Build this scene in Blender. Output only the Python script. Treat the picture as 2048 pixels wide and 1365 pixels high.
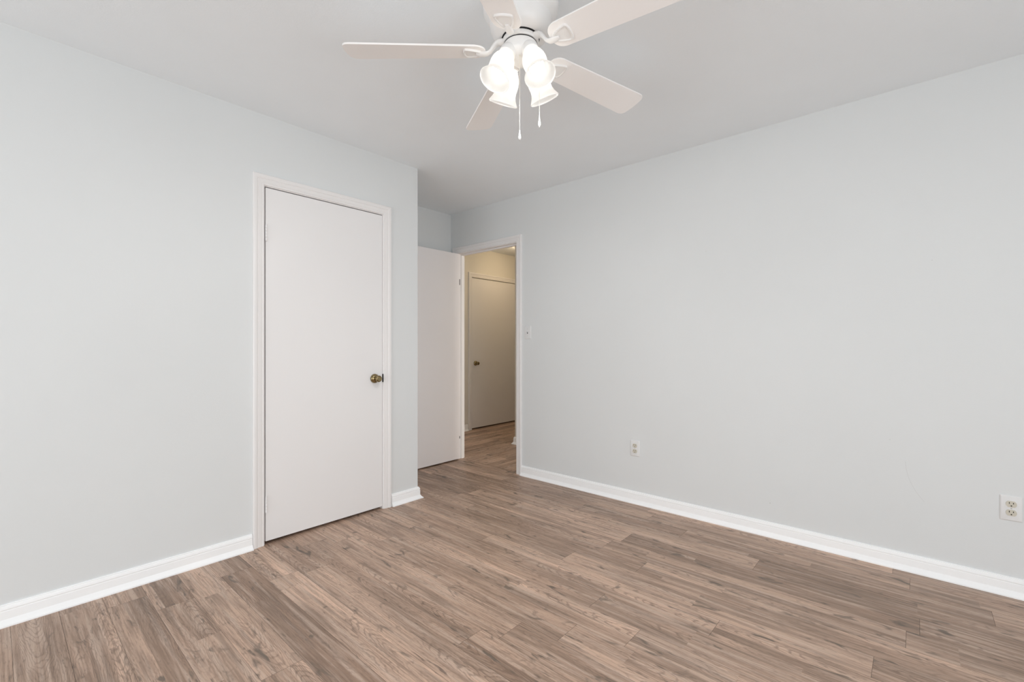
import bpy, bmesh, math, random
from mathutils import Vector, Matrix

for o in list(bpy.data.objects):
    bpy.data.objects.remove(o)
SC = bpy.context.scene
COL = SC.collection
random.seed(7)

# ------------------------------------------------------------------ camera
CAM_H, YAW, FPX, HORIZON = 1.137, 41.427, 916.4, 689.7
cd = bpy.data.cameras.new('camera')
cam = bpy.data.objects.new('camera', cd)
COL.objects.link(cam)
cam.location = (0, 0, CAM_H)
cam.rotation_euler = (math.radians(90), 0, math.radians(YAW - 90))
cd.sensor_fit = 'HORIZONTAL'
cd.sensor_width = 36.0
cd.lens = 36.0 * FPX / 2048
cd.shift_y = (HORIZON - 682.5) / 2048
cd.clip_start = 0.02
SC.camera = cam

# ------------------------------------------------------------------ world, daylight, exposure
W = bpy.data.worlds.new('sky')
SC.world = W
W.use_nodes = True
W.node_tree.nodes['Background'].inputs[0].default_value = (0.93, 0.97, 1.0, 1)
W.node_tree.nodes['Background'].inputs[1].default_value = 1.0
SC.view_settings.view_transform = 'Standard'
SC.view_settings.look = 'None'
SC.view_settings.gamma = 1.0
SC.view_settings.exposure = 0.0
SC.view_settings.use_curve_mapping = False
SC.cycles.max_bounces = 16
SC.cycles.diffuse_bounces = 10
SC.cycles.glossy_bounces = 4
SC.cycles.transmission_bounces = 8
SC.cycles.use_denoising = True
SC.cycles.sample_clamp_indirect = 6.0
SC.cycles.caustics_reflective = False
SC.cycles.caustics_refractive = False

# room planes (metres)
H = 2.44
YL, XR, XC, YA = 2.771, 3.053, 2.083, 3.514      # closet wall, long wall, outer corner, alcove back wall
XW, YW = -2.60, -2.00                            # the two walls behind the camera, with windows
T = 0.090
YH, XB, YB = 4.45, 3.95, 3.44                    # hall far wall, hall corner block
WIN = dict(rear=(-1.20, 1.50, 0.04, 1.75), side=(-0.40, 2.40, 0.04, 1.75))
DAY_REAR, DAY_SIDE, BULB, LAMP, HALL_GLOW, HALL_FILL = 58.0, 48.0, 2.6, 8.8, 15.5, 50.0


def daylight(name, loc, rot, sx, sy, watts, col):
    l = bpy.data.lights.new(name, 'AREA')
    l.shape = 'RECTANGLE'
    l.size, l.size_y, l.energy, l.color = sx, sy, watts, col
    o = bpy.data.objects.new(name, l)
    o.location, o.rotation_euler = loc, rot
    COL.objects.link(o)
    return o


a = WIN['rear']
daylight('daylight_rear', ((a[0] + a[1]) / 2, YW - T - 0.02, (a[2] + a[3]) / 2), (math.radians(90), 0, 0), a[1] - a[0] + 0.1, a[3] - a[2] + 0.1, DAY_REAR, (0.915, 0.97, 1.0))
a = WIN['side']
daylight('daylight_side', (XW - T - 0.02, (a[0] + a[1]) / 2, (a[2] + a[3]) / 2), (math.radians(90), 0, math.radians(-90)), a[1] - a[0] + 0.1, a[3] - a[2] + 0.1, DAY_SIDE, (0.915, 0.97, 1.0))


daylight('hall_fill', ((XR + T + XB) / 2, -1.02, 1.1), (math.radians(90), 0, 0), XB - XR - T, 2.0, HALL_FILL, (1.0, 0.91, 0.82))  # added fill lamp at an invented opening, brightens hall door and entry leaf

# ------------------------------------------------------------------ materials
def node(nt, t, **kw):
    n = nt.nodes.new(t)
    for k, v in kw.items():
        setattr(n, k, v)
    return n


def mat(name, col, rough=0.5, metal=0.0, bump=None, var=0.0, vscale=3.0, spec=0.5):
    m = bpy.data.materials.new(name)
    m.use_nodes = True
    nt = m.node_tree
    b = nt.nodes['Principled BSDF']
    b.inputs['Base Color'].default_value = (*col, 1)
    b.inputs['Roughness'].default_value = rough
    b.inputs['Metallic'].default_value = metal
    b.inputs['Specular IOR Level'].default_value = spec
    tc = node(nt, 'ShaderNodeTexCoord')
    if var:
        n = node(nt, 'ShaderNodeTexNoise')
        n.inputs['Scale'].default_value = vscale
        n.inputs['Detail'].default_value = 4
        nt.links.new(tc.outputs['Object'], n.inputs['Vector'])
        r = node(nt, 'ShaderNodeMapRange')
        r.inputs['From Min'].default_value, r.inputs['From Max'].default_value = 0.3, 0.7
        r.inputs['To Min'].default_value, r.inputs['To Max'].default_value = 1 - var, 1 + var
        nt.links.new(n.outputs['Fac'], r.inputs['Value'])
        h = node(nt, 'ShaderNodeHueSaturation')
        h.inputs['Color'].default_value = (*col, 1)
        nt.links.new(r.outputs['Result'], h.inputs['Value'])
        nt.links.new(h.outputs['Color'], b.inputs['Base Color'])
    if bump:
        sc, st = bump
        n2 = node(nt, 'ShaderNodeTexNoise')
        n2.inputs['Scale'].default_value = sc
        n2.inputs['Detail'].default_value = 3
        nt.links.new(tc.outputs['Object'], n2.inputs['Vector'])
        bp = node(nt, 'ShaderNodeBump')
        bp.inputs['Strength'].default_value = st
        bp.inputs['Distance'].default_value = 0.002
        nt.links.new(n2.outputs['Fac'], bp.inputs['Height'])
        nt.links.new(bp.outputs['Normal'], b.inputs['Normal'])
    return m


M_WALL = mat('wall_paint', (0.738, 0.757, 0.762), 0.6, bump=(220, 0.12), var=0.008, vscale=2.0, spec=0.3)


def wall_marks(m):
    """a few small scuffs on the long wall: three dots and one curved scratch"""
    nt = m.node_tree
    L = nt.links.new
    b = nt.nodes['Principled BSDF']
    old = b.inputs['Base Color'].links[0].from_socket
    tc = node(nt, 'ShaderNodeTexCoord')

    def dist(p):
        n = node(nt, 'ShaderNodeVectorMath', operation='DISTANCE')
        L(tc.outputs['Object'], n.inputs[0])
        n.inputs[1].default_value = p
        return n.outputs['Value']

    def ramp(v, a0, a1, top):
        n = node(nt, 'ShaderNodeMapRange', interpolation_type='SMOOTHSTEP')
        for k, x in zip(('From Min', 'From Max', 'To Min', 'To Max'), (a0, a1, top, 0.0)):
            n.inputs[k].default_value = x
        L(v, n.inputs['Value'])
        return n.outputs['Result']

    def op(o, x, y):
        n = node(nt, 'ShaderNodeMath', operation=o)
        for i, q in enumerate((x, y)):
            if isinstance(q, (int, float)):
                n.inputs[i].default_value = q
            else:
                L(q, n.inputs[i])
        return n.outputs[0]
    f = ramp(dist((3.053, 0.651, 0.1955)), 0.001, 0.0035, 0.45)
    for p in ((3.053, -0.0577, 1.552), (3.053, 0.102, 0.648), (3.053, 1.02, 1.74)):
        f = op('MAXIMUM', f, ramp(dist(p), 0.001, 0.0035, 0.2))
    # circle through three points of the scratch
    (ax, ay), (bx, by), (cx, cy) = (0.041, 0.543), (0.024, 0.452), (-0.030, 0.357)
    d = 2 * (ax * (by - cy) + bx * (cy - ay) + cx * (ay - by))
    ux = ((ax * ax + ay * ay) * (by - cy) + (bx * bx + by * by) * (cy - ay) + (cx * cx + cy * cy) * (ay - by)) / d
    uy = ((ax * ax + ay * ay) * (cx - bx) + (bx * bx + by * by) * (ax - cx) + (cx * cx + cy * cy) * (bx - ax)) / d
    r = math.hypot(ax - ux, ay - uy)
    arc = ramp(op('ABSOLUTE', op('SUBTRACT', dist((3.053, ux, uy)), r), 0.0), 0.0004, 0.0016, 0.14)
    arc = op('MULTIPLY', arc, op('LESS_THAN', dist((3.053, 0.012, 0.45)), 0.102))
    f = op('MAXIMUM', f, arc)
    mx = node(nt, 'ShaderNodeMix', data_type='RGBA')
    L(f, mx.inputs[0])
    L(old, mx.inputs[6])
    mx.inputs[7].default_value = (0.22, 0.21, 0.20, 1)
    L(mx.outputs[2], b.inputs['Base Color'])


wall_marks(M_WALL)
M_CEIL = mat('ceiling_paint', (0.86, 0.895, 0.92), 0.9, bump=(160, 0.2), var=0.01, vscale=2.5, spec=0.1)
M_TRIM = mat('trim_enamel', (0.84, 0.825, 0.82), 0.38, bump=(60, 0.05))
M_BASE = mat('baseboard_enamel', (0.95, 0.955, 0.96), 0.4, bump=(40, 0.06), var=0.012, vscale=6)
M_DOOR = mat('door_paint', (0.84, 0.83, 0.83), 0.42, bump=(90, 0.06), var=0.006, vscale=1.5)
M_LEAF = mat('entry_door_paint', (0.91, 0.88, 0.88), 0.42, bump=(90, 0.06), var=0.01, vscale=2)
M_HALLW = mat('hall_wall_paint', (0.74, 0.72, 0.67), 0.7, bump=(220, 0.1))
M_BRASS = mat('antique_brass', (0.30, 0.235, 0.125), 0.2, metal=1.0, var=0.2, vscale=30)
M_DARK = mat('dark_steel', (0.03, 0.026, 0.024), 0.5, metal=0.3)
M_FAN = mat('fan_white_enamel', (0.84, 0.83, 0.82), 0.35)
M_BLADE = mat('blade_white', (0.95, 0.932, 0.92), 0.5, bump=(50, 0.03))
M_GAP = mat('fan_gap_shade', (0.02, 0.02, 0.022), 0.7)
M_PLATE = mat('plate_white', (0.765, 0.765, 0.765), 0.35)
M_IVORY = mat('receptacle_ivory', (0.62, 0.585, 0.50), 0.4)
M_SLOT = mat('slot_dark', (0.015, 0.013, 0.012), 0.7)
M_SCREW = mat('screw_steel', (0.6, 0.59, 0.57), 0.35, metal=0.8)
M_CHAIN = mat('chain_metal', (0.80, 0.77, 0.70), 0.35, metal=0.4)
M_GROOVE = mat('plank_joint', (0.055, 0.042, 0.034), 0.9)


def emissive(name, col, strength):
    m = bpy.data.materials.new(name)
    m.use_nodes = True
    b = m.node_tree.nodes['Principled BSDF']
    b.inputs['Base Color'].default_value = (0.9, 0.9, 0.9, 1)
    b.inputs['Emission Color'].default_value = (*col, 1)
    b.inputs['Emission Strength'].default_value = strength
    return m


M_BULB = emissive('bulb_glow', (1.0, 0.95, 0.89), BULB)
M_HALLGLOW = emissive('hall_dome_glow', (1.0, 0.76, 0.48), HALL_GLOW)


def glass_mat():
    m = bpy.data.materials.new('frosted_shade_glass')
    m.use_nodes = True
    nt = m.node_tree
    nt.nodes.remove(nt.nodes['Principled BSDF'])
    out = nt.nodes['Material Output']
    tr = node(nt, 'ShaderNodeBsdfTranslucent')
    tr.inputs['Color'].default_value = (0.97, 0.965, 0.95, 1)
    df = node(nt, 'ShaderNodeBsdfDiffuse')
    df.inputs['Color'].default_value = (0.9, 0.9, 0.89, 1)
    gl = node(nt, 'ShaderNodeBsdfGlossy')
    gl.inputs['Roughness'].default_value = 0.3
    m1 = node(nt, 'ShaderNodeMixShader')
    m1.inputs[0].default_value = 0.22
    m2 = node(nt, 'ShaderNodeMixShader')
    m2.inputs[0].default_value = 0.05
    n = node(nt, 'ShaderNodeTexNoise')
    n.inputs['Scale'].default_value = 40
    bp = node(nt, 'ShaderNodeBump')
    bp.inputs['Strength'].default_value = 0.1
    nt.links.new(n.outputs['Fac'], bp.inputs['Height'])
    nt.links.new(bp.outputs['Normal'], df.inputs['Normal'])
    nt.links.new(tr.outputs[0], m1.inputs[1])
    nt.links.new(df.outputs[0], m1.inputs[2])
    nt.links.new(m1.outputs[0], m2.inputs[1])
    nt.links.new(gl.outputs[0], m2.inputs[2])
    nt.links.new(m2.outputs[0], out.inputs['Surface'])
    return m


M_SHADE = glass_mat()


def wood_mat():
    m = bpy.data.materials.new('laminate_oak')
    m.use_nodes = True
    nt = m.node_tree
    L = nt.links.new
    b = nt.nodes['Principled BSDF']

    def math_(op, a, c=None, clamp=False):
        n = node(nt, 'ShaderNodeMath', operation=op, use_clamp=clamp)
        for i, v in enumerate((a, c)):
            if v is None:
                continue
            if isinstance(v, (int, float)):
                n.inputs[i].default_value = v
            else:
                L(v, n.inputs[i])
        return n.outputs[0]

    def mrange(v, a0, a1, b0, b1):
        n = node(nt, 'ShaderNodeMapRange')
        for k, x in zip(('From Min', 'From Max', 'To Min', 'To Max'), (a0, a1, b0, b1)):
            n.inputs[k].default_value = x
        L(v, n.inputs['Value'])
        return n.outputs['Result']

    def noise(vec, scale, detail=3, dist=0.0):
        n = node(nt, 'ShaderNodeTexNoise')
        n.inputs['Scale'].default_value = 1.0
        n.inputs['Detail'].default_value = detail
        n.inputs['Distortion'].default_value = dist
        mp = node(nt, 'ShaderNodeMapping')
        mp.inputs['Scale'].default_value = scale
        L(vec, mp.inputs['Vector'])
        L(mp.outputs[0], n.inputs['Vector'])
        return n.outputs['Fac']

    def mix(f, c1, c2, mode='MIX'):
        n = node(nt, 'ShaderNodeMix', data_type='RGBA', blend_type=mode)
        if isinstance(f, (int, float)):
            n.inputs[0].default_value = f
        else:
            L(f, n.inputs[0])
        for i, c in ((6, c1), (7, c2)):
            if isinstance(c, tuple):
                n.inputs[i].default_value = (*c, 1)
            else:
                L(c, n.inputs[i])
        return n.outputs[2]

    g = node(nt, 'ShaderNodeAttribute', attribute_name='grain').outputs['Vector']     # decorrelated coords
    loc = node(nt, 'ShaderNodeAttribute', attribute_name='strip').outputs['Vector']   # u from strip centre, v, seed
    tone = node(nt, 'ShaderNodeAttribute', attribute_name='tone').outputs['Fac']
    sp = node(nt, 'ShaderNodeSeparateXYZ')
    L(loc, sp.inputs[0])
    u, v, seed = sp.outputs
    # broad colour of the strip
    col = mix(tone, (0.76, 0.53, 0.40), (0.26, 0.168, 0.117))
    # slow drift inside a strip
    col = mix(mrange(noise(g, (9, 1.6, 1), 3, 0.6), 0.36, 0.66, 0.0, 0.7), col, mix(0.6, col, (0.20, 0.148, 0.112)))
    # long fine streaks along the grain
    st = noise(g, (170, 6, 1), 4)
    col = mix(mrange(st, 0.40, 0.56, 0.55, 0.0), col, mix(0.6, col, (0.13, 0.083, 0.058)))
    st2 = noise(g, (52, 2.4, 1), 3)
    col = mix(mrange(st2, 0.50, 0.66, 0.0, 0.55), col, (0.62, 0.475, 0.385))
    st3 = noise(g, (34, 1.7, 7), 3)
    col = mix(mrange(st3, 0.53, 0.66, 0.0, 0.6), col, mix(0.7, col, (0.13, 0.09, 0.066)))
    # cathedral figure: nested arches
    wob = noise(g, (26, 6, 1), 4)
    f = math_('ADD', math_('MULTIPLY', v, 17.0), math_('MULTIPLY', math_('MULTIPLY', u, u), 2600.0))
    f = math_('ADD', f, math_('MULTIPLY', wob, 4.2))
    s = math_('SINE', math_('MULTIPLY', f, 6.2832))
    arch = mrange(s, 0.35, 1.0, 0.0, 1.0)
    fig = mrange(noise(g, (5, 1.1, 1), 1), 0.44, 0.58, 0.0, 0.62)
    fig = math_('MULTIPLY', fig, mrange(seed, 0.30, 0.42, 0.3, 1.0))
    col = mix(math_('MULTIPLY', arch, fig), col, mix(0.72, col, (0.12, 0.076, 0.054)))
    # wavy close grain
    f2 = math_('ADD', math_('MULTIPLY', u, 120.0), math_('MULTIPLY', noise(g, (16, 3.2, 1), 4, 0.4), 9.0))
    s2 = mrange(math_('SINE', math_('MULTIPLY', f2, 6.2832)), 0.2, 1.0, 0.0, 1.0)
    fg2 = mrange(noise(g, (6, 0.9, 3), 1), 0.48, 0.6, 0.0, 0.5)
    col = mix(math_('MULTIPLY', s2, fg2), col, mix(0.72, col, (0.12, 0.076, 0.054)))
    # pores
    po = mrange(noise(g, (420, 32, 2), 2), 0.60, 0.70, 0.0, 0.45)
    col = mix(po, col, (0.12, 0.08, 0.06))
    # grey knots, smudges and saw marks
    kn = mrange(noise(g, (22, 7.0, 5), 4, 0.9), 0.61, 0.72, 0.0, 0.85)
    col = mix(kn, col, (0.125, 0.098, 0.077))
    kn2 = mrange(noise(g, (60, 9, 9), 3, 0.3), 0.655, 0.74, 0.0, 0.7)
    col = mix(kn2, col, (0.085, 0.06, 0.046))
    L(col, b.inputs['Base Color'])
    L(mrange(st, 0.3, 0.7, 0.5, 0.38), b.inputs['Roughness'])
    b.inputs['Specular IOR Level'].default_value = 0.4
    bp = node(nt, 'ShaderNodeBump')
    bp.inputs['Strength'].default_value = 0.12
    bp.inputs['Distance'].default_value = 0.001
    L(st, bp.inputs['Height'])
    L(bp.outputs['Normal'], b.inputs['Normal'])
    return m


M_WOOD = wood_mat()


# ------------------------------------------------------------------ mesh helpers
def obj(name, bm, m, parent=None, smooth=None, kind=None):
    me = bpy.data.meshes.new(name)
    bmesh.ops.recalc_face_normals(bm, faces=bm.faces[:])
    bm.to_mesh(me)
    bm.free()
    for x in (m if isinstance(m, (list, tuple)) else [m]):
        me.materials.append(x)
    if smooth is not None:
        for p in me.polygons:
            p.use_smooth = True
        me.set_sharp_from_angle(angle=math.radians(smooth))
    o = bpy.data.objects.new(name, me)
    COL.objects.link(o)
    if parent:
        o.parent = parent
    if kind:
        o['kind'] = kind
    return o


def thing(name, label, cat, loc, rotz=0.0, group=None):
    o = bpy.data.objects.new(name, None)
    o.empty_display_size = 0.05
    COL.objects.link(o)
    o.location = loc
    o.rotation_euler = (0, 0, rotz)
    o['label'] = label
    o['category'] = cat
    if group:
        o['group'] = group
    return o


def box(bm, x0, x1, y0, y1, z0, z1, bev=0.0, seg=2):
    r = bmesh.ops.create_cube(bm, size=1)
    for v in r['verts']:
        v.co = Vector((x0 + (v.co.x + .5) * (x1 - x0), y0 + (v.co.y + .5) * (y1 - y0), z0 + (v.co.z + .5) * (z1 - z0)))
    if bev:
        es = list({e for v in r['verts'] for e in v.link_edges})
        bmesh.ops.bevel(bm, geom=es, offset=bev, segments=seg, affect='EDGES', profile=0.5)


def lathe(bm, prof, seg=32, M=Matrix()):
    """prof: (r, z) list turned about local z"""
    rings = []
    for r, z in prof:
        if r < 1e-6:
            rings.append([bm.verts.new(M @ Vector((0, 0, z)))])
        else:
            rings.append([bm.verts.new(M @ Vector((r * math.cos(2 * math.pi * i / seg), r * math.sin(2 * math.pi * i / seg), z))) for i in range(seg)])
    for a, c in zip(rings, rings[1:]):
        for i in range(seg):
            j = (i + 1) % seg
            q = [a[i % len(a)], a[j % len(a)], c[j % len(c)], c[i % len(c)]]
            q = list(dict.fromkeys(q))
            if len(q) >= 3:
                bm.faces.new(q)


def tube(bm, pts, rad, seg=10, flat=1.0):
    """tube along pts (Vectors); rad a number or list; closed ends"""
    pts = [Vector(p) for p in pts]
    n = len(pts)
    rad = rad if isinstance(rad, (list, tuple)) else [rad] * n
    rings = []
    up = Vector((0, 0, 1))
    for i, p in enumerate(pts):
        t = (pts[min(i + 1, n - 1)] - pts[max(i - 1, 0)]).normalized()
        s = t.cross(up)
        if s.length < 1e-3:
            s = t.cross(Vector((1, 0, 0)))
        s.normalize()
        w = s.cross(t)
        rings.append([bm.verts.new(p + (s * math.cos(2 * math.pi * k / seg) + w * flat * math.sin(2 * math.pi * k / seg)) * rad[i]) for k in range(seg)])
    for a, c in zip(rings, rings[1:]):
        for k in range(seg):
            bm.faces.new((a[k], a[(k + 1) % seg], c[(k + 1) % seg], c[k]))
    bm.faces.new(rings[0])
    bm.faces.new(rings[-1])


def prism(bm, pts, z0, z1, M=Matrix()):
    a = [bm.verts.new(M @ Vector((x, y, z0))) for x, y in pts]
    c = [bm.verts.new(M @ Vector((x, y, z1))) for x, y in pts]
    n = len(pts)
    bm.faces.new(a[::-1])
    bm.faces.new(c)
    for i in range(n):
        j = (i + 1) % n
        bm.faces.new((a[i], a[j], c[j], c[i]))


def sweep(bm, path, prof):
    """baseboard: path of XY points; profile (d, z) with d to the LEFT of the path direction; mitred"""
    P = [Vector((x, y)) for x, y in path]
    rings = []
    for i, p in enumerate(P):
        d0 = (P[i] - P[i - 1]).normalized() if i else None
        d1 = (P[i + 1] - P[i]).normalized() if i < len(P) - 1 else None
        n0 = Vector((-d0.y, d0.x)) if d0 else None
        n1 = Vector((-d1.y, d1.x)) if d1 else None
        if n0 is None:
            n = n1
        elif n1 is None:
            n = n0
        else:
            n = (n0 + n1)
            n = n / (n.dot(n0))
        rings.append([bm.verts.new((p.x + n.x * d, p.y + n.y * d, z)) for d, z in prof])
    k = len(prof)
    for a, c in zip(rings, rings[1:]):
        for i in range(k):
            j = (i + 1) % k
            bm.faces.new((a[i], a[j], c[j], c[i]))
    bm.faces.new(rings[0])
    bm.faces.new(rings[-1][::-1])


def casing(bm, s0, s1, ztop, prof, place, zbot=0.0, sides=(True, True)):
    """door casing: mitred U round an opening s0..s1 up to ztop; prof (w outward, d proud); place(s, d, z)->xyz"""
    path = [(s0, zbot, -1, 0), (s0, ztop, -1, 1), (s1, ztop, 1, 1), (s1, zbot, 1, 0)]
    rings = []
    for s, z, sx, sz in path:
        rings.append([bm.verts.new(place(s + sx * w, d, z + sz * w)) for w, d in prof])
    k = len(prof)
    for a, c in zip(rings, rings[1:]):
        for i in range(k):
            j = (i + 1) % k
            bm.faces.new((a[i], a[j], c[j], c[i]))
    bm.faces.new(rings[0])
    bm.faces.new(rings[-1])


NB = bmesh.new

# ------------------------------------------------------------------ floor: laminate planks
PW, PL, SEAM0 = 0.1384, 1.29, 0.047
JOINTS = {2: 2.61, 3: 2.43, 4: 1.66, 5: 2.547, 6: 2.33, 7: 2.28, 8: 1.30, 9: 2.50, 12: 1.063, 13: 0.607, 14: 0.116, 15: 1.053, 16: 0.03, 17: -0.01, 18: 0.62, 19: 1.05, 20: 0.023}


def plank_floor(name, rows, joints, v0, v1, along_y, x_off, pad):
    """rows: range of row indices; planks run along v from v0 to v1"""
    bm = NB()
    gl = bm.loops.layers.float_vector.new('grain')
    sl = bm.loops.layers.float_vector.new('strip')
    tl = bm.loops.layers.float.new('tone')
    rnd = random.Random(21 if along_y else 5)

    def quad(ua, ub, va, vb, tone, seed):
        uc = (ua + ub) / 2
        fl = seed * 37.0
        cs = []
        for uu, vv in ((ua, va), (ub, va), (ub, vb), (ua, vb)):
            cs.append((uu, vv))
        vs = [bm.verts.new((uu, vv, 0) if along_y else (vv, uu, 0)) for uu, vv in cs]
        if not along_y:
            vs, cs = vs[::-1], cs[::-1]
        fc = bm.faces.new(vs)
        for lp, (uu, vv) in zip(fc.loops, cs):
            lp[gl] = Vector((uu + fl, vv * (1 if seed > .5 else -1) + fl * 1.7, seed * 11))
            lp[sl] = Vector((uu - uc - 0.02 * (rnd_c - .5), (vv + fl) * (1 if seed > .5 else -1), seed))
            lp[tl] = tone
        fc.material_index = 0

    for k in rows:
        ua, ub = x_off + k * PW, x_off + (k + 1) * PW
        j = joints.get(k, rnd.uniform(0, PL))
        n0 = math.floor((v0 - j) / PL)
        vv = j + n0 * PL
        while vv < v1:
            a, c = max(vv, v0), min(vv + PL, v1)
            vv += PL
            if c - a < 0.01:
                continue
            ga = 0.0005
            a += ga
            c -= ga
            ptone = rnd.uniform(0.16, 0.62)
            # printed strips of differing width inside a board
            cuts = [0.0]
            if rnd.random() < 0.85:
                cuts.append(rnd.uniform(0.28, 0.72))
                if rnd.random() < 0.45 and cuts[1] > 0.45:
                    cuts.insert(1, cuts[1] - rnd.uniform(0.16, 0.3))
            cuts.append(1.0)
            u0, u1 = ua + 0.0004, ub - 0.0004
            for p, q in zip(cuts, cuts[1:]):
                sa, sb = u0 + (u1 - u0) * p, u0 + (u1 - u0) * q
                vc = [a]
                x = a
                while True:
                    x += rnd.uniform(0.55, 1.6)
                    if x > c - 0.12:
                        break
                    vc.append(x)
                vc.append(c)
                st = ptone + rnd.choice((-1, 1)) * rnd.uniform(0.06, 0.27)
                for va, vb in zip(vc, vc[1:]):
                    rnd_c = rnd.random()
                    quad(sa, sb, va, vb, min(1, max(0, st + rnd.uniform(-0.12, 0.12))), rnd.random())
    r0, r1 = x_off + rows[0] * PW, x_off + (rows[-1] + 1) * PW
    nf = len(bm.faces)
    x0, x1, y0, y1 = (r0, r1, v0, v1) if along_y else (v0, v1, r0, r1)
    box(bm, x0 - pad, x1 + pad, y0 - pad, y1 + pad, -0.05, -0.0012)
    bm.faces.ensure_lookup_table()
    for fc in bm.faces[nf:]:
        fc.material_index = 1
    me = bpy.data.meshes.new(name)
    bm.to_mesh(me)
    bm.free()
    me.materials.append(M_WOOD)
    me.materials.append(M_GROOVE)
    o = bpy.data.objects.new(name, me)
    COL.objects.link(o)
    o['kind'] = 'structure'
    return o


plank_floor('floor', range(-20, 22), JOINTS, YW - 0.1, YA + 0.1, True, SEAM0, 0.0)
fx = SEAM0 + 22 * PW
plank_floor('floor_hall', range(0, 41), {}, fx + 0.001, 6.6, False, -1.1, 0.0)

# ------------------------------------------------------------------ walls and ceiling
bm = NB()
box(bm, XW - T, 6.7, YW - T, YH + T, H, H + 0.12)
obj('ceiling', bm, M_CEIL, kind='structure')

CX0, CX1, DZ = 1.019, 1.785, 2.036                # closet opening (inside the jambs)
J = 0.019
bm = NB()
box(bm, XW - T, CX0 - J, YL, YL + T, 0, H)
box(bm, CX1 + J, XC, YL, YL + T, 0, H)
box(bm, CX0 - J, CX1 + J, YL, YL + T, DZ + J, H)
obj('wall_left', bm, M_WALL, kind='structure')
bm = NB()
box(bm, XC - T, XC, YL + T, YA, 0, H)
obj('wall_alcove', bm, M_WALL, kind='structure')
bm = NB()
box(bm, XW - T, XR, YA, YA + T, 0, H)
obj('wall_back', bm, M_WALL, kind='structure')

EY0, EY1 = 2.641, 3.413                           # entry opening along Y
bm = NB()
box(bm, XR, XR + T, YW - T, EY0 - J, 0, H)
box(bm, XR, XR + T, EY1 + J, YH + T, 0, H)
box(bm, XR, XR + T, EY0 - J, EY1 + J, DZ + J, H)
obj('wall_right', bm, M_WALL, kind='structure')


def wall_with_window(name, along_x, plane, lo, hi, w):
    bm = NB()
    s0, s1, z0, z1 = w
    for a, c, za, zb in ((lo, s0, 0, H), (s1, hi, 0, H), (s0, s1, 0, z0), (s0, s1, z1, H)):
        if along_x:
            box(bm, a, c, plane - T, plane, za, zb)
        else:
            box(bm, plane - T, plane, a, c, za, zb)
    return obj(name, bm, M_WALL, kind='structure')


wall_with_window('wall_rear', True, YW, XW - T, XR, WIN['rear'])
wall_with_window('wall_side', False, XW, YW, YL, WIN['side'])


def window(name, along_x, plane, w):
    s0, s1, z0, z1 = w
    fw = 0.035

    def bx(bm, a, c, d0, d1, za, zb):
        if along_x:
            box(bm, a, c, plane - d1, plane - d0, za, zb)
        else:
            box(bm, plane - d1, plane - d0, a, c, za, zb)
    bm = NB()
    for a, c, za, zb in ((s0, s0 + fw, z0, z1), (s1 - fw, s1, z0, z1), (s0 + fw, s1 - fw, z0, z0 + fw), (s0 + fw, s1 - fw, z1 - fw, z1)):
        bx(bm, a, c, 0.02, 0.09, za, zb)
    root = obj(name, bm, M_TRIM, kind='structure')
    bm = NB()
    m = (s0 + s1) / 2
    bx(bm, m - 0.02, m + 0.02, 0.04, 0.08, z0 + fw, z1 - fw)
    bx(bm, s0 + fw, m - 0.02, 0.045, 0.075, (z0 + z1) / 2 - 0.018, (z0 + z1) / 2 + 0.018)
    bx(bm, m + 0.02, s1 - fw, 0.045, 0.075, (z0 + z1) / 2 - 0.018, (z0 + z1) / 2 + 0.018)
    obj('sash', bm, M_TRIM, root)
    return root


window('window_1', True, YW, WIN['rear'])
window('window_2', False, XW, WIN['side'])

# hall beyond the entry
HX0, HX1 = 4.231, 5.16
HDZ = 2.036
bm = NB()
box(bm, XR + T, HX0, YH, YH + T, 0, H)
box(bm, HX1, 6.7, YH, YH + T, 0, H)
box(bm, HX0, HX1, YH, YH + T, HDZ, H)
box(bm, HX0 - 0.1, HX1 + 0.1, YH + T, YH + T + 0.06, 0, H)  # unseen backing added to block light, keeps the gap under the door dark
obj('wall_hall_far', bm, M_HALLW, kind='structure')
bm = NB()
box(bm, XB, 6.7, -1.1, YB, 0, H)
obj('wall_hall_corner', bm, M_HALLW, kind='structure')
bm = NB()
box(bm, 6.6, 6.7, YB, YH, 0, H)
obj('wall_hall_end', bm, M_HALLW, kind='structure')
# invented open end of the hall, lets the added fill lamp shine in
bm = NB()
box(bm, XR + T, XB, -1.1, -1.0, 2.1, H)
obj('wall_hall_near', bm, M_HALLW, kind='structure')

# ------------------------------------------------------------------ baseboards with shoe moulding
BASE = [(0, 0), (0, 0.084), (0.0045, 0.084), (0.0075, 0.0815), (0.0075, 0.0785), (0.0105, 0.0765), (0.0128, 0.071), (0.0135, 0.0645),
        (0.0115, 0.0625), (0.0115, 0.060), (0.013, 0.0585), (0.0135, 0.056), (0.0135, 0.026), (0.0165, 0.0225), (0.0205, 0.015), (0.0255, 0.010),
        (0.0295, 0.0075), (0.031, 0.005), (0.031, 0.0)]


def baseboard(name, path, m=None):
    bm = NB()
    sweep(bm, path, BASE)
    return obj(name, bm, m or M_BASE, smooth=25, kind='structure')


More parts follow.
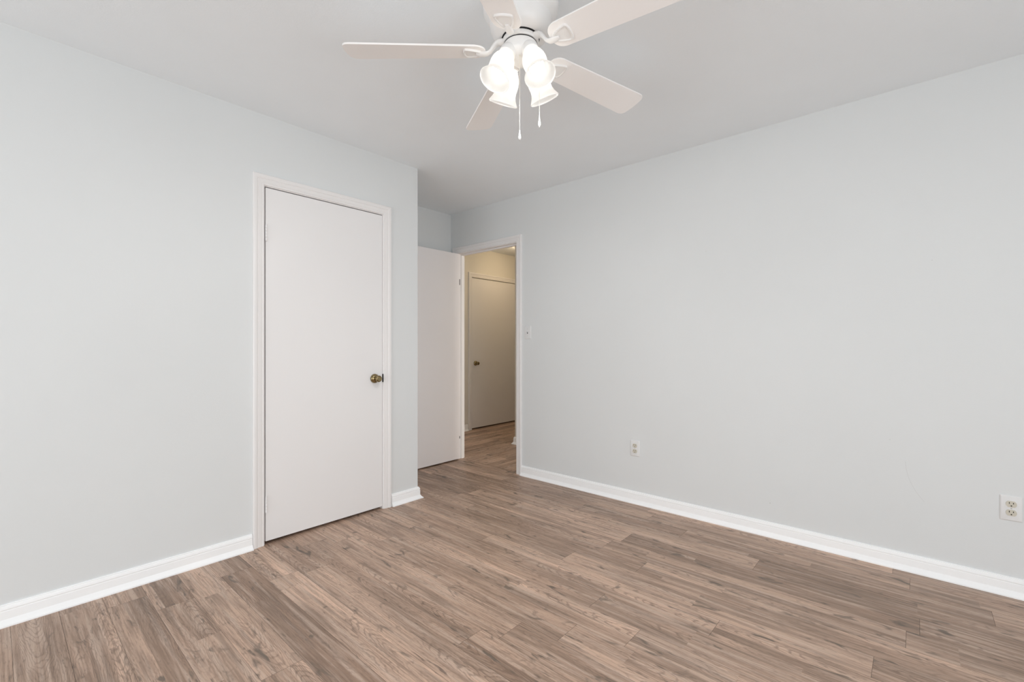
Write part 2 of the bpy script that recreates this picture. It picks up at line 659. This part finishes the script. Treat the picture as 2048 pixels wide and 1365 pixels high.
baseboard('baseboard_left', [(0.953, YL), (XW, YL)])
baseboard('baseboard_alcove', [(XR - 0.002, YA), (XC, YA), (XC, YL), (1.853, YL)])
baseboard('baseboard_right', [(XR, YW), (XR, 2.580)])
baseboard('baseboard_rear', [(XW, YW), (XR - 0.032, YW)])
baseboard('baseboard_side', [(XW, YL - 0.032), (XW, YW + 0.032)])
baseboard('baseboard_hall', [(XB, -1.0), (XB, YB), (6.6, YB)])
baseboard('baseboard_hall_far', [(4.150, YH), (XR + T, YH)])
baseboard('baseboard_hall_end', [(6.6, YH), (5.30, YH)])

# ------------------------------------------------------------------ casings, jambs
CAS = [(0.004, 0), (0.004, 0.0075), (0.0065, 0.0095), (0.0125, 0.0102), (0.014, 0.0088), (0.0165, 0.0088), (0.018, 0.0105), (0.030, 0.0122),
       (0.0345, 0.0128), (0.036, 0.0112), (0.0385, 0.0112), (0.040, 0.0135), (0.046, 0.0162), (0.054, 0.0175), (0.060, 0.0165), (0.0635, 0.0125), (0.0635, 0)]


def jamb(bm, s0, s1, ztop, depth, place, stop):
    """three boards lining the opening + the stop strip"""
    def b(sa, sb, d0, d1, za, zb):
        c1, c2 = place(sa, d0, za), place(sb, d1, zb)
        box(bm, min(c1[0], c2[0]), max(c1[0], c2[0]), min(c1[1], c2[1]), max(c1[1], c2[1]), za, zb)
    b(s0 - J, s0, 0, -depth, 0, ztop + J)
    b(s1, s1 + J, 0, -depth, 0, ztop + J)
    b(s0, s1, 0, -depth, ztop, ztop + J)
    d0, d1 = -stop, -stop - 0.032
    b(s0, s0 + 0.011, d0, d1, 0, ztop - 0.011)
    b(s1 - 0.011, s1, d0, d1, 0, ztop - 0.011)
    b(s0, s1, d0, d1, ztop - 0.011, ztop)


pl_left = lambda s, d, z: (s, YL - d, z)
pl_right = lambda s, d, z: (XR - d, s, z)
pl_hall = lambda s, d, z: (s, YH - d, z)

bm = NB()
casing(bm, CX0, CX1, DZ, CAS, pl_left)
jamb(bm, CX0, CX1, DZ, T, pl_left, 0.057)
trim1 = obj('trim_1', bm, M_TRIM, smooth=25, kind='structure')
trim1['label'] = 'white moulded casing round the closed closet door'
bm = NB()
box(bm, CX1 - 0.0012, CX1 + 0.0022, YL - 0.0085, YL + 0.004, 0.878, 0.934)
s = obj('strike_plate', bm, M_DARK, trim1)
s['label'] = 'dark metal strike plate beside the brass knob'

bm = NB()
casing(bm, EY0, EY1, DZ, CAS, pl_right)
jamb(bm, EY0, EY1, DZ, T, pl_right, 0.040)
trim2 = obj('trim_2', bm, M_TRIM, smooth=25, kind='structure')

bm = NB()
casing(bm, HX0, HX1, DZ, CAS, pl_hall)
trim3 = obj('trim_3', bm, M_TRIM, smooth=25, kind='structure')

# ------------------------------------------------------------------ doors


def knob_profile():
    return [(0, 0), (0.0315, 0), (0.032, 0.003), (0.031, 0.008), (0.028, 0.013), (0.022, 0.018), (0.0145, 0.021)]


def add_knob(door, M):
    bm = NB()
    lathe(bm, knob_profile() + [(0, 0.021)], 36, M)
    obj('knob_rose', bm, M_BRASS, door, smooth=40)
    bm = NB()
    lathe(bm, [(0, 0.0205), (0.0125, 0.0205), (0.0115, 0.026), (0.0115, 0.031), (0.0140, 0.035), (0.0185, 0.039), (0.0215, 0.045), (0.0227, 0.051),
               (0.0220, 0.057), (0.0195, 0.0615), (0.0160, 0.0635), (0.0140, 0.0625), (0.0090, 0.0632), (0, 0.0635)], 36, M)
    k = obj('door_knob', bm, M_BRASS, door, smooth=40)
    k['label'] = 'antique brass door knob'


def add_hinge(door, x, y, z, m=None, r=0.0062):
    bm = NB()
    h = 0.089
    n = 5
    for i in range(n):
        za, zb = z - h / 2 + h * i / n, z - h / 2 + h * (i + 1) / n
        lathe(bm, [(0, za + 0.0006), (r, za + 0.0006), (r, zb - 0.0006), (0, zb - 0.0006)], 14, Matrix.Translation((x, y, 0)))
    for zz, sg in ((z + h / 2, 1), (z - h / 2, -1)):
        lathe(bm, [(0, zz), (r * .85, zz), (r * .85, zz + sg * 0.004), (0, zz + sg * 0.006)], 14, Matrix.Translation((x, y, 0)))
    return obj('hinge', bm, m or M_DOOR, door, smooth=40)


# closet door, closed
d1 = NB()
box(d1, CX0 + 0.0060, CX1 - 0.0025, YL - 0.001, YL + 0.034, 0.018, DZ - 0.0065, 0.0015)
door1 = obj('door_1', d1, M_DOOR, kind='structure')
door1['label'] = 'closed white flush closet door with brass knob and painted hinges'
RX = Matrix.Rotation(math.radians(90), 4, 'X')        # local z -> -Y
add_knob(door1, Matrix.Translation((1.722, YL - 0.001, 0.906)) @ RX)
for z in (1.773, 0.229):
    add_hinge(door1, CX0 + 0.008, YL - 0.006, z)

# entry door, open at right angles into the room
d2 = NB()
box(d2, XR - 0.006 - 0.762, XR - 0.006, EY1 - 0.036, EY1 - 0.001, 0.013, DZ - 0.006, 0.0015)
door2 = obj('door_2', d2, M_LEAF, kind='structure')
door2['label'] = 'white flush entry door standing open against the alcove wall'
add_knob(door2, Matrix.Translation((XR - 0.69, EY1 - 0.036, 0.906)) @ RX)
for z, hh in ((1.754, 0.058), (0.222, 0.024)):
    bm = NB()
    box(bm, XR - 0.0105, XR - 0.003, EY1 - 0.0368, EY1 - 0.004, z - hh / 2, z + hh / 2)
    hg = obj('hinge', bm, M_DARK, door2)
    hg['label'] = 'dark metal hinge'

# hall door, closed
d3 = NB()
box(d3, HX0 + 0.003, HX1 - 0.003, YH - 0.001, YH + 0.034, 0.017, DZ - 0.006, 0.001)
door3 = obj('door_3', d3, M_DOOR, kind='structure')
door3['label'] = 'closed flush door across the hall with small brass knob'
add_knob(door3, Matrix.Translation((4.297, YH - 0.001, 0.886)) @ RX)

# ------------------------------------------------------------------ outlets and switch on the long wall


def rounded_rect(w, h, r, n=5):
    pts = []
    for cx, cy, a0 in ((w / 2 - r, h / 2 - r, 0), (-w / 2 + r, h / 2 - r, 90), (-w / 2 + r, -h / 2 + r, 180), (w / 2 - r, -h / 2 + r, 270)):
        for i in range(n + 1):
            a = math.radians(a0 + 90 * i / n)
            pts.append((cx + r * math.cos(a), cy + r * math.sin(a)))
    return pts


# local frame on the wall: x -> along -Y, y -> up, z -> into the room (-X)
WALLM = Matrix(((0, 0, -1, 0), (-1, 0, 0, 0), (0, 1, 0, 0), (0, 0, 0, 1)))


def plate(root, w=0.0715, h=0.1135):
    bm = NB()
    n = 4
    rings = []
    for dz, ins in ((0.0, 0.0), (0.0028, 0.0), (0.0048, 0.0022), (0.0056, 0.0045)):
        rings.append([bm.verts.new(WALLM @ Vector((x, y, dz))) for x, y in rounded_rect(w - 2 * ins, h - 2 * ins, 0.004)])
    k = len(rings[0])
    for a, c in zip(rings, rings[1:]):
        for i in range(k):
            bm.faces.new((a[i], a[(i + 1) % k], c[(i + 1) % k], c[i]))
    bm.faces.new(rings[0])
    bm.faces.new(rings[-1])
    return obj('cover_plate', bm, M_PLATE, root, smooth=30)


def screw(root, x, y, z=0.0056, r=0.003):
    bm = NB()
    lathe(bm, [(0, z), (r, z), (r * .8, z + 0.0009), (0, z + 0.0012)], 14, WALLM @ Matrix.Translation((x, y, 0)))
    return obj('screw', bm, M_SCREW, root, smooth=40)


def outlet(y, z, label):
    t = thing('wall_outlet', label, 'outlet', (XR, y, z), group='electrical outlets on the long wall')
    plate(t)
    screw(t, 0, 0)
    for sy in (0.0195, -0.0195):
        bm = NB()
        # duplex face: circle cut flat at top and bottom
        pts = []
        R, hh = 0.0172, 0.0138
        a1 = math.asin(hh / R)
        for i in range(13):
            a = -a1 + 2 * a1 * i / 12
            pts.append((R * math.cos(a), R * math.sin(a)))
        for i in range(13):
            a = math.pi - a1 + 2 * a1 * i / 12
            pts.append((R * math.cos(a), R * math.sin(a)))
        prism(bm, pts, 0.004, 0.0078, WALLM @ Matrix.Translation((0, sy, 0)))
        rc = obj('receptacle', bm, M_IVORY, t)
        rc['label'] = 'ivory receptacle face'
        bm = NB()
        for sx, hgt in ((-0.0064, 0.0078), (0.0064, 0.0068)):
            p = [(sx - 0.0013, 0.0012), (sx + 0.0013, 0.0012), (sx + 0.0013, 0.0012 + hgt), (sx - 0.0013, 0.0012 + hgt)]
            prism(bm, p, 0.0070, 0.0081, WALLM @ Matrix.Translation((0, sy, 0)))
        prism(bm, [(0.0026 * math.cos(i * math.pi / 6), -0.0072 + 0.0026 * math.sin(i * math.pi / 6)) for i in range(12)], 0.0070, 0.0081, WALLM @ Matrix.Translation((0, sy, 0)))
        sl = obj('slots', bm, M_SLOT, rc)
    return t


outlet(1.514, 0.392, 'white duplex outlet low on the long wall, nearer the open doorway')
outlet(-0.322, 0.395, 'white duplex outlet low on the long wall at the right edge of the photo')

t = thing('light_switch', 'white toggle light switch on the long wall beside the doorway casing', 'light switch', (XR, 2.511, 1.242))
plate(t)
screw(t, 0, 0.030)
screw(t, 0, -0.030)
bm = NB()
prism(bm, rounded_rect(0.0085, 0.021, 0.001), 0.0054, 0.0064, WALLM)
obj('toggle_slot', bm, M_SLOT, t)
bm = NB()
prism(bm, rounded_rect(0.0078, 0.011, 0.001), 0.005, 0.017, WALLM @ Matrix.Translation((0, 0.0015, 0)) @ Matrix.Rotation(math.radians(-28), 4, 'X'))
obj('toggle', bm, M_PLATE, t)

# ------------------------------------------------------------------ ceiling fan
FX, FY = 1.310, 1.113
PHI0 = 131.93
fan = thing('ceiling_fan', 'white five-blade ceiling fan with four lit glass shades and two pull chains', 'ceiling fan', (FX, FY, H))
zf = lambda z: z - H

bm = NB()
lathe(bm, [(0, 0), (0.128, 0), (0.136, -0.008), (0.140, -0.022), (0.141, -0.045), (0.139, -0.060), (0.131, -0.074), (0.121, -0.083), (0.1165, -0.088),
           (0.1165, -0.092), (0.1155, -0.108), (0.1125, -0.124), (0.106, -0.139), (0.096, -0.150), (0.084, -0.156), (0.074, -0.158), (0, -0.158)], 64)
obj('motor_housing', bm, M_FAN, fan, smooth=30)
bm = NB()
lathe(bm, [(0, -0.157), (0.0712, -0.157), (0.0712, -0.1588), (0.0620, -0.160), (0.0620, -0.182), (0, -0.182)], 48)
obj('motor_gap_shade', bm, M_GAP, fan, smooth=30)  # black disc stands in for the shade in the gaps round the flywheel
bm = NB()
lathe(bm, [(0.05, -0.1625), (0.0672, -0.1620), (0.0685, -0.1645), (0.0685, -0.1760), (0.0668, -0.1785), (0.05, -0.1785)], 48)
obj('flywheel', bm, M_FAN, fan, smooth=30)
bm = NB()
lathe(bm, [(0, -0.180), (0.0605, -0.180), (0.0625, -0.183), (0.0625, -0.212), (0.059, -0.222), (0.047, -0.234), (0.034, -0.243), (0.024, -0.250), (0.018, -0.256), (0.010, -0.261), (0, -0.262)], 48)
obj('switch_housing', bm, M_FAN, fan, smooth=30)

# blade: x outward, y = ccw tangent. ccw edge lower
R0, R1 = 0.132, 0.655


def blade_outline():
    w0, w1 = 0.104, 0.136
    pts = []

    def hw(x):
        return 0.5 * (w0 + (w1 - w0) * (x - R0) / (R1 - R0))
    # root end, rounded shoulders
    n = 8
    ra = 0.040
    for i in range(n + 1):
        a = math.radians(180 + 90 * i / n)
        pts.append((R0 + ra + ra * math.cos(a), -hw(R0 + ra) + ra + ra * math.sin(a)))
    rb = 0.026
    x1 = R1 - 0.004
    for i in range(n + 1):
        a = math.radians(270 + 80 * i / n)
        pts.append((x1 - rb + rb * math.cos(a), -hw(x1 - rb) + rb + rb * math.sin(a)))
    for i in range(1, 6):
        s = -1 + 2 * i / 6
        pts.append((R1 - 0.004 * s * s * 1.0, s * (hw(R1) - rb * 1.1)))
    for i in range(n + 1):
        a = math.radians(10 + 80 * i / n)
        pts.append((x1 - rb + rb * math.cos(a), hw(x1 - rb) - rb + rb * math.sin(a)))
    for i in range(n + 1):
        a = math.radians(90 + 90 * i / n)
        pts.append((R0 + ra + ra * math.cos(a), hw(R0 + ra) - ra + ra * math.sin(a)))
    return pts


PITCH = math.radians(-12)
ZB = -0.204
BM_ = Matrix.Translation((0, 0, ZB)) @ Matrix.Rotation(PITCH, 4, 'X')
bm = NB()
prism(bm, blade_outline(), -0.003, 0.003, BM_)
es = [e for e in bm.edges if len(e.link_faces) == 2 and any(len(f.verts) > 6 for f in e.link_faces)]
bmesh.ops.bevel(bm, geom=es, offset=0.0014, segments=2, affect='EDGES', profile=0.5)
blade_me = obj('blade', bm, M_BLADE, fan)


def iron_pad(ins, x0=0.139, x1=0.212):
    """rounded triangle: narrow near the hub, broad outward"""
    import_pts = [(x0 + ins * 1.6, -0.014 + ins * .4), (x1 - 0.012 - ins, -0.038 + ins * 1.3), (x1 - ins, -0.030 + ins), (x1 + 0.004 - ins, 0),
                  (x1 - ins, 0.030 - ins), (x1 - 0.012 - ins, 0.038 - ins * 1.3), (x0 + ins * 1.6, 0.014 - ins * .4)]
    # Chaikin rounding
    p = import_pts
    for _ in range(3):
        q = []
        for i in range(len(p)):
            a, c = p[i], p[(i + 1) % len(p)]
            q += [(a[0] * .75 + c[0] * .25, a[1] * .75 + c[1] * .25), (a[0] * .25 + c[0] * .75, a[1] * .25 + c[1] * .75)]
        p = q
    return p


bm = NB()
o_, i_ = iron_pad(0), iron_pad(0.007)
k = len(o_)
def ring(pts, z):
    return [bm.verts.new(BM_ @ Vector((x, y, z))) for x, y in pts]
rs = [ring(o_, -0.003), ring(o_, -0.0085), ring(iron_pad(0.0015), -0.0105), ring(iron_pad(0.0055), -0.0105), ring(i_, -0.0090), ring(i_, -0.0070)]
for a_, c_ in zip(rs, rs[1:]):
    for i in range(k):
        bm.faces.new((a_[i], a_[(i + 1) % k], c_[(i + 1) % k], c_[i]))
bm.faces.new(rs[0])
bm.faces.new(rs[-1])
# S-curved arm from the flywheel out under the blade
P = [(0.062, 0, -0.169), (0.072, 0, -0.169), (0.082, 0, -0.170), (0.093, 0, -0.176), (0.103, 0, -0.189), (0.113, 0, -0.203), (0.124, 0, -0.2115), (0.136, 0, -0.214), (0.150, 0, -0.2135), (0.166, 0, -0.2125)]
n = 10
arm_r = [0.0185, 0.0185, 0.0170, 0.0150, 0.0132, 0.0124, 0.0128, 0.0138, 0.0140, 0.0070]
tube(bm, P, arm_r, 14, flat=0.55)
iron_me = obj('blade_iron', bm, M_FAN, fan, smooth=40)
for i in range(5):
    for src in (blade_me, iron_me):
        o = src
        if i:
            o = src.copy()
            COL.objects.link(o)
            o.parent = fan
        o.rotation_euler = (0, 0, math.radians(PHI0 - 72 * i))

# light kit: four bell shades
RHO0, Z0, RHO1, Z1 = 0.055, -0.223, 0.117, -0.349
tilt = math.atan2(RHO1 - RHO0, Z0 - Z1)
LEN = math.hypot(RHO1 - RHO0, Z0 - Z1)
SM = Matrix.Translation((RHO0, 0, Z0)) @ Matrix.Rotation(math.pi - tilt, 4, 'Y')      # local z -> down and outward
bm = NB()
lathe(bm, [(0, -0.022), (0.018, -0.022), (0.026, -0.014), (0.0305, -0.004), (0.0315, 0.006), (0.0315, 0.016), (0.030, 0.0175), (0, 0.0175)], 36, SM)
holder = obj('shade_holder', bm, M_FAN, fan, smooth=35)
outer = [(0.0265, 0.014), (0.0280, 0.022), (0.0335, 0.032), (0.0395, 0.044), (0.0430, 0.057), (0.0440, 0.070), (0.0430, 0.084), (0.0415, 0.096), (0.0425, 0.108),
         (0.0465, 0.120), (0.0520, 0.1295), (0.0560, LEN - 0.004), (0.0575, LEN - 0.001), (0.0570, LEN + 0.0015)]
inner = [(r - 0.0028, z + (0 if z < 0.12 else -0.001)) for r, z in outer[:-1]][::-1]
bm = NB()
lathe(bm, outer + [(0.0552, LEN + 0.0015)] + inner + [outer[0]], 48, SM)
shade = obj('lamp_shade', bm, M_SHADE, fan, smooth=40)
shade['label'] = 'frosted white bell glass shade, lit'
bm = NB()
lathe(bm, [(0, 0.018), (0.0125, 0.018), (0.0125, 0.052), (0.016, 0.062), (0.0225, 0.072), (0.0270, 0.084), (0.0280, 0.095), (0.0262, 0.106), (0.0198, 0.117), (0.010, 0.123), (0, 0.1245)], 32, SM)
bulb = obj('light_bulb', bm, M_BULB, shade, smooth=60)
bulb['label'] = 'glowing white bulb'
ld = bpy.data.lights.new('bulb_light', 'SPOT')          # what each bulb throws straight out of its shade's mouth
ld.energy, ld.color, ld.spot_size, ld.spot_blend, ld.shadow_soft_size = LAMP, (1.0, 0.98, 0.96), math.radians(172), 0.6, 0.03
lg = bpy.data.lights.new('bulb_glow_light', 'POINT')    # and what spills sideways on the blades
lg.energy, lg.color, lg.shadow_soft_size = LAMP * 0.006, (1.0, 0.975, 0.95), 0.022
for i, az in enumerate((-13, 77, 167, 257)):
    ra = math.radians(az)
    for l_, ax in ((ld, LEN + 0.004), (lg, LEN + 0.022)):
        lo = bpy.data.objects.new(l_.name, l_)
        COL.objects.link(lo)
        rr, zz = RHO0 + math.sin(tilt) * ax, Z0 - math.cos(tilt) * ax
        lo.location = (FX + rr * math.cos(ra), FY + rr * math.sin(ra), H + zz)
        lo.rotation_euler = Vector((math.sin(tilt) * math.cos(ra), math.sin(tilt) * math.sin(ra), -math.cos(tilt))).to_track_quat('-Z', 'Y').to_euler()
    for src in (holder, shade):
        o = src
        if i:
            o = src.copy()
            COL.objects.link(o)
            o.parent = fan
            if src is shade:
                b2 = bulb.copy()
                COL.objects.link(b2)
                b2.parent = o
        o.rotation_euler = (0, 0, math.radians(az))


# pull chains
def pull_chain(az, rho, ztop, zpend, zbot, eyelet):
    c, s_ = math.cos(math.radians(az)), math.sin(math.radians(az))
    x, y = rho * c, rho * s_
    bm = NB()
    r0 = eyelet
    tube(bm, [(r0 * c, r0 * s_, ztop + 0.002), ((r0 * .5 + rho * .5) * c, (r0 * .5 + rho * .5) * s_, ztop + 0.003), (x * .98, y * .98, ztop)], 0.0028, 8)
    z = ztop
    while z > zpend:
        bmesh.ops.create_icosphere(bm, subdivisions=1, radius=0.0013, matrix=Matrix.Translation((x, y, z)))
        z -= 0.0031
    tube(bm, [(x, y, ztop), (x, y, zpend)], 0.0005, 6)
    ch = obj('pull_chain', bm, M_CHAIN, fan, smooth=60)
    bm = NB()
    h = zpend - zbot
    lathe(bm, [(0, h), (0.0016, h), (0.0018, h * .86), (0.0028, h * .66), (0.0044, h * .42), (0.0050, h * .28), (0.0044, h * .15), (0.0028, h * .06), (0.0022, 0.0012), (0, 0)], 20, Matrix.Translation((x, y, zbot)))
    pd = obj('pendant', bm, M_FAN, ch, smooth=50)
    pd['label'] = 'white teardrop pull'
    bm = NB()
    lathe(bm, [(0, 0.0002), (0.0020, 0), (0.0020, -0.0018), (0, -0.0022)], 12, Matrix.Translation((x, y, zbot)))
    obj('pendant_tip', bm, M_SCREW, ch)
    return ch


pull_chain(216, 0.043, zf(2.196), zf(1.921), zf(1.885), 0.030)
pull_chain(-50, 0.0705, zf(2.226), zf(1.995), zf(1.953), 0.060)

# ------------------------------------------------------------------ hall light (its dome is round the corner, its glow shows)
hl = thing('ceiling_light', 'round warm glass dome light on the hall ceiling beyond the doorway', 'ceiling light', (4.67, 3.84, H))
bm = NB()
lathe(bm, [(0, 0), (0.15, 0), (0.152, -0.012), (0.146, -0.022), (0, -0.022)], 40)
obj('light_base', bm, M_FAN, hl, smooth=35)
bm = NB()
lathe(bm, [(0.140, -0.022), (0.143, -0.040), (0.135, -0.065), (0.110, -0.088), (0.070, -0.104), (0.030, -0.111), (0, -0.112)], 40)
obj('glass_dome', bm, M_HALLGLOW, hl, smooth=50)
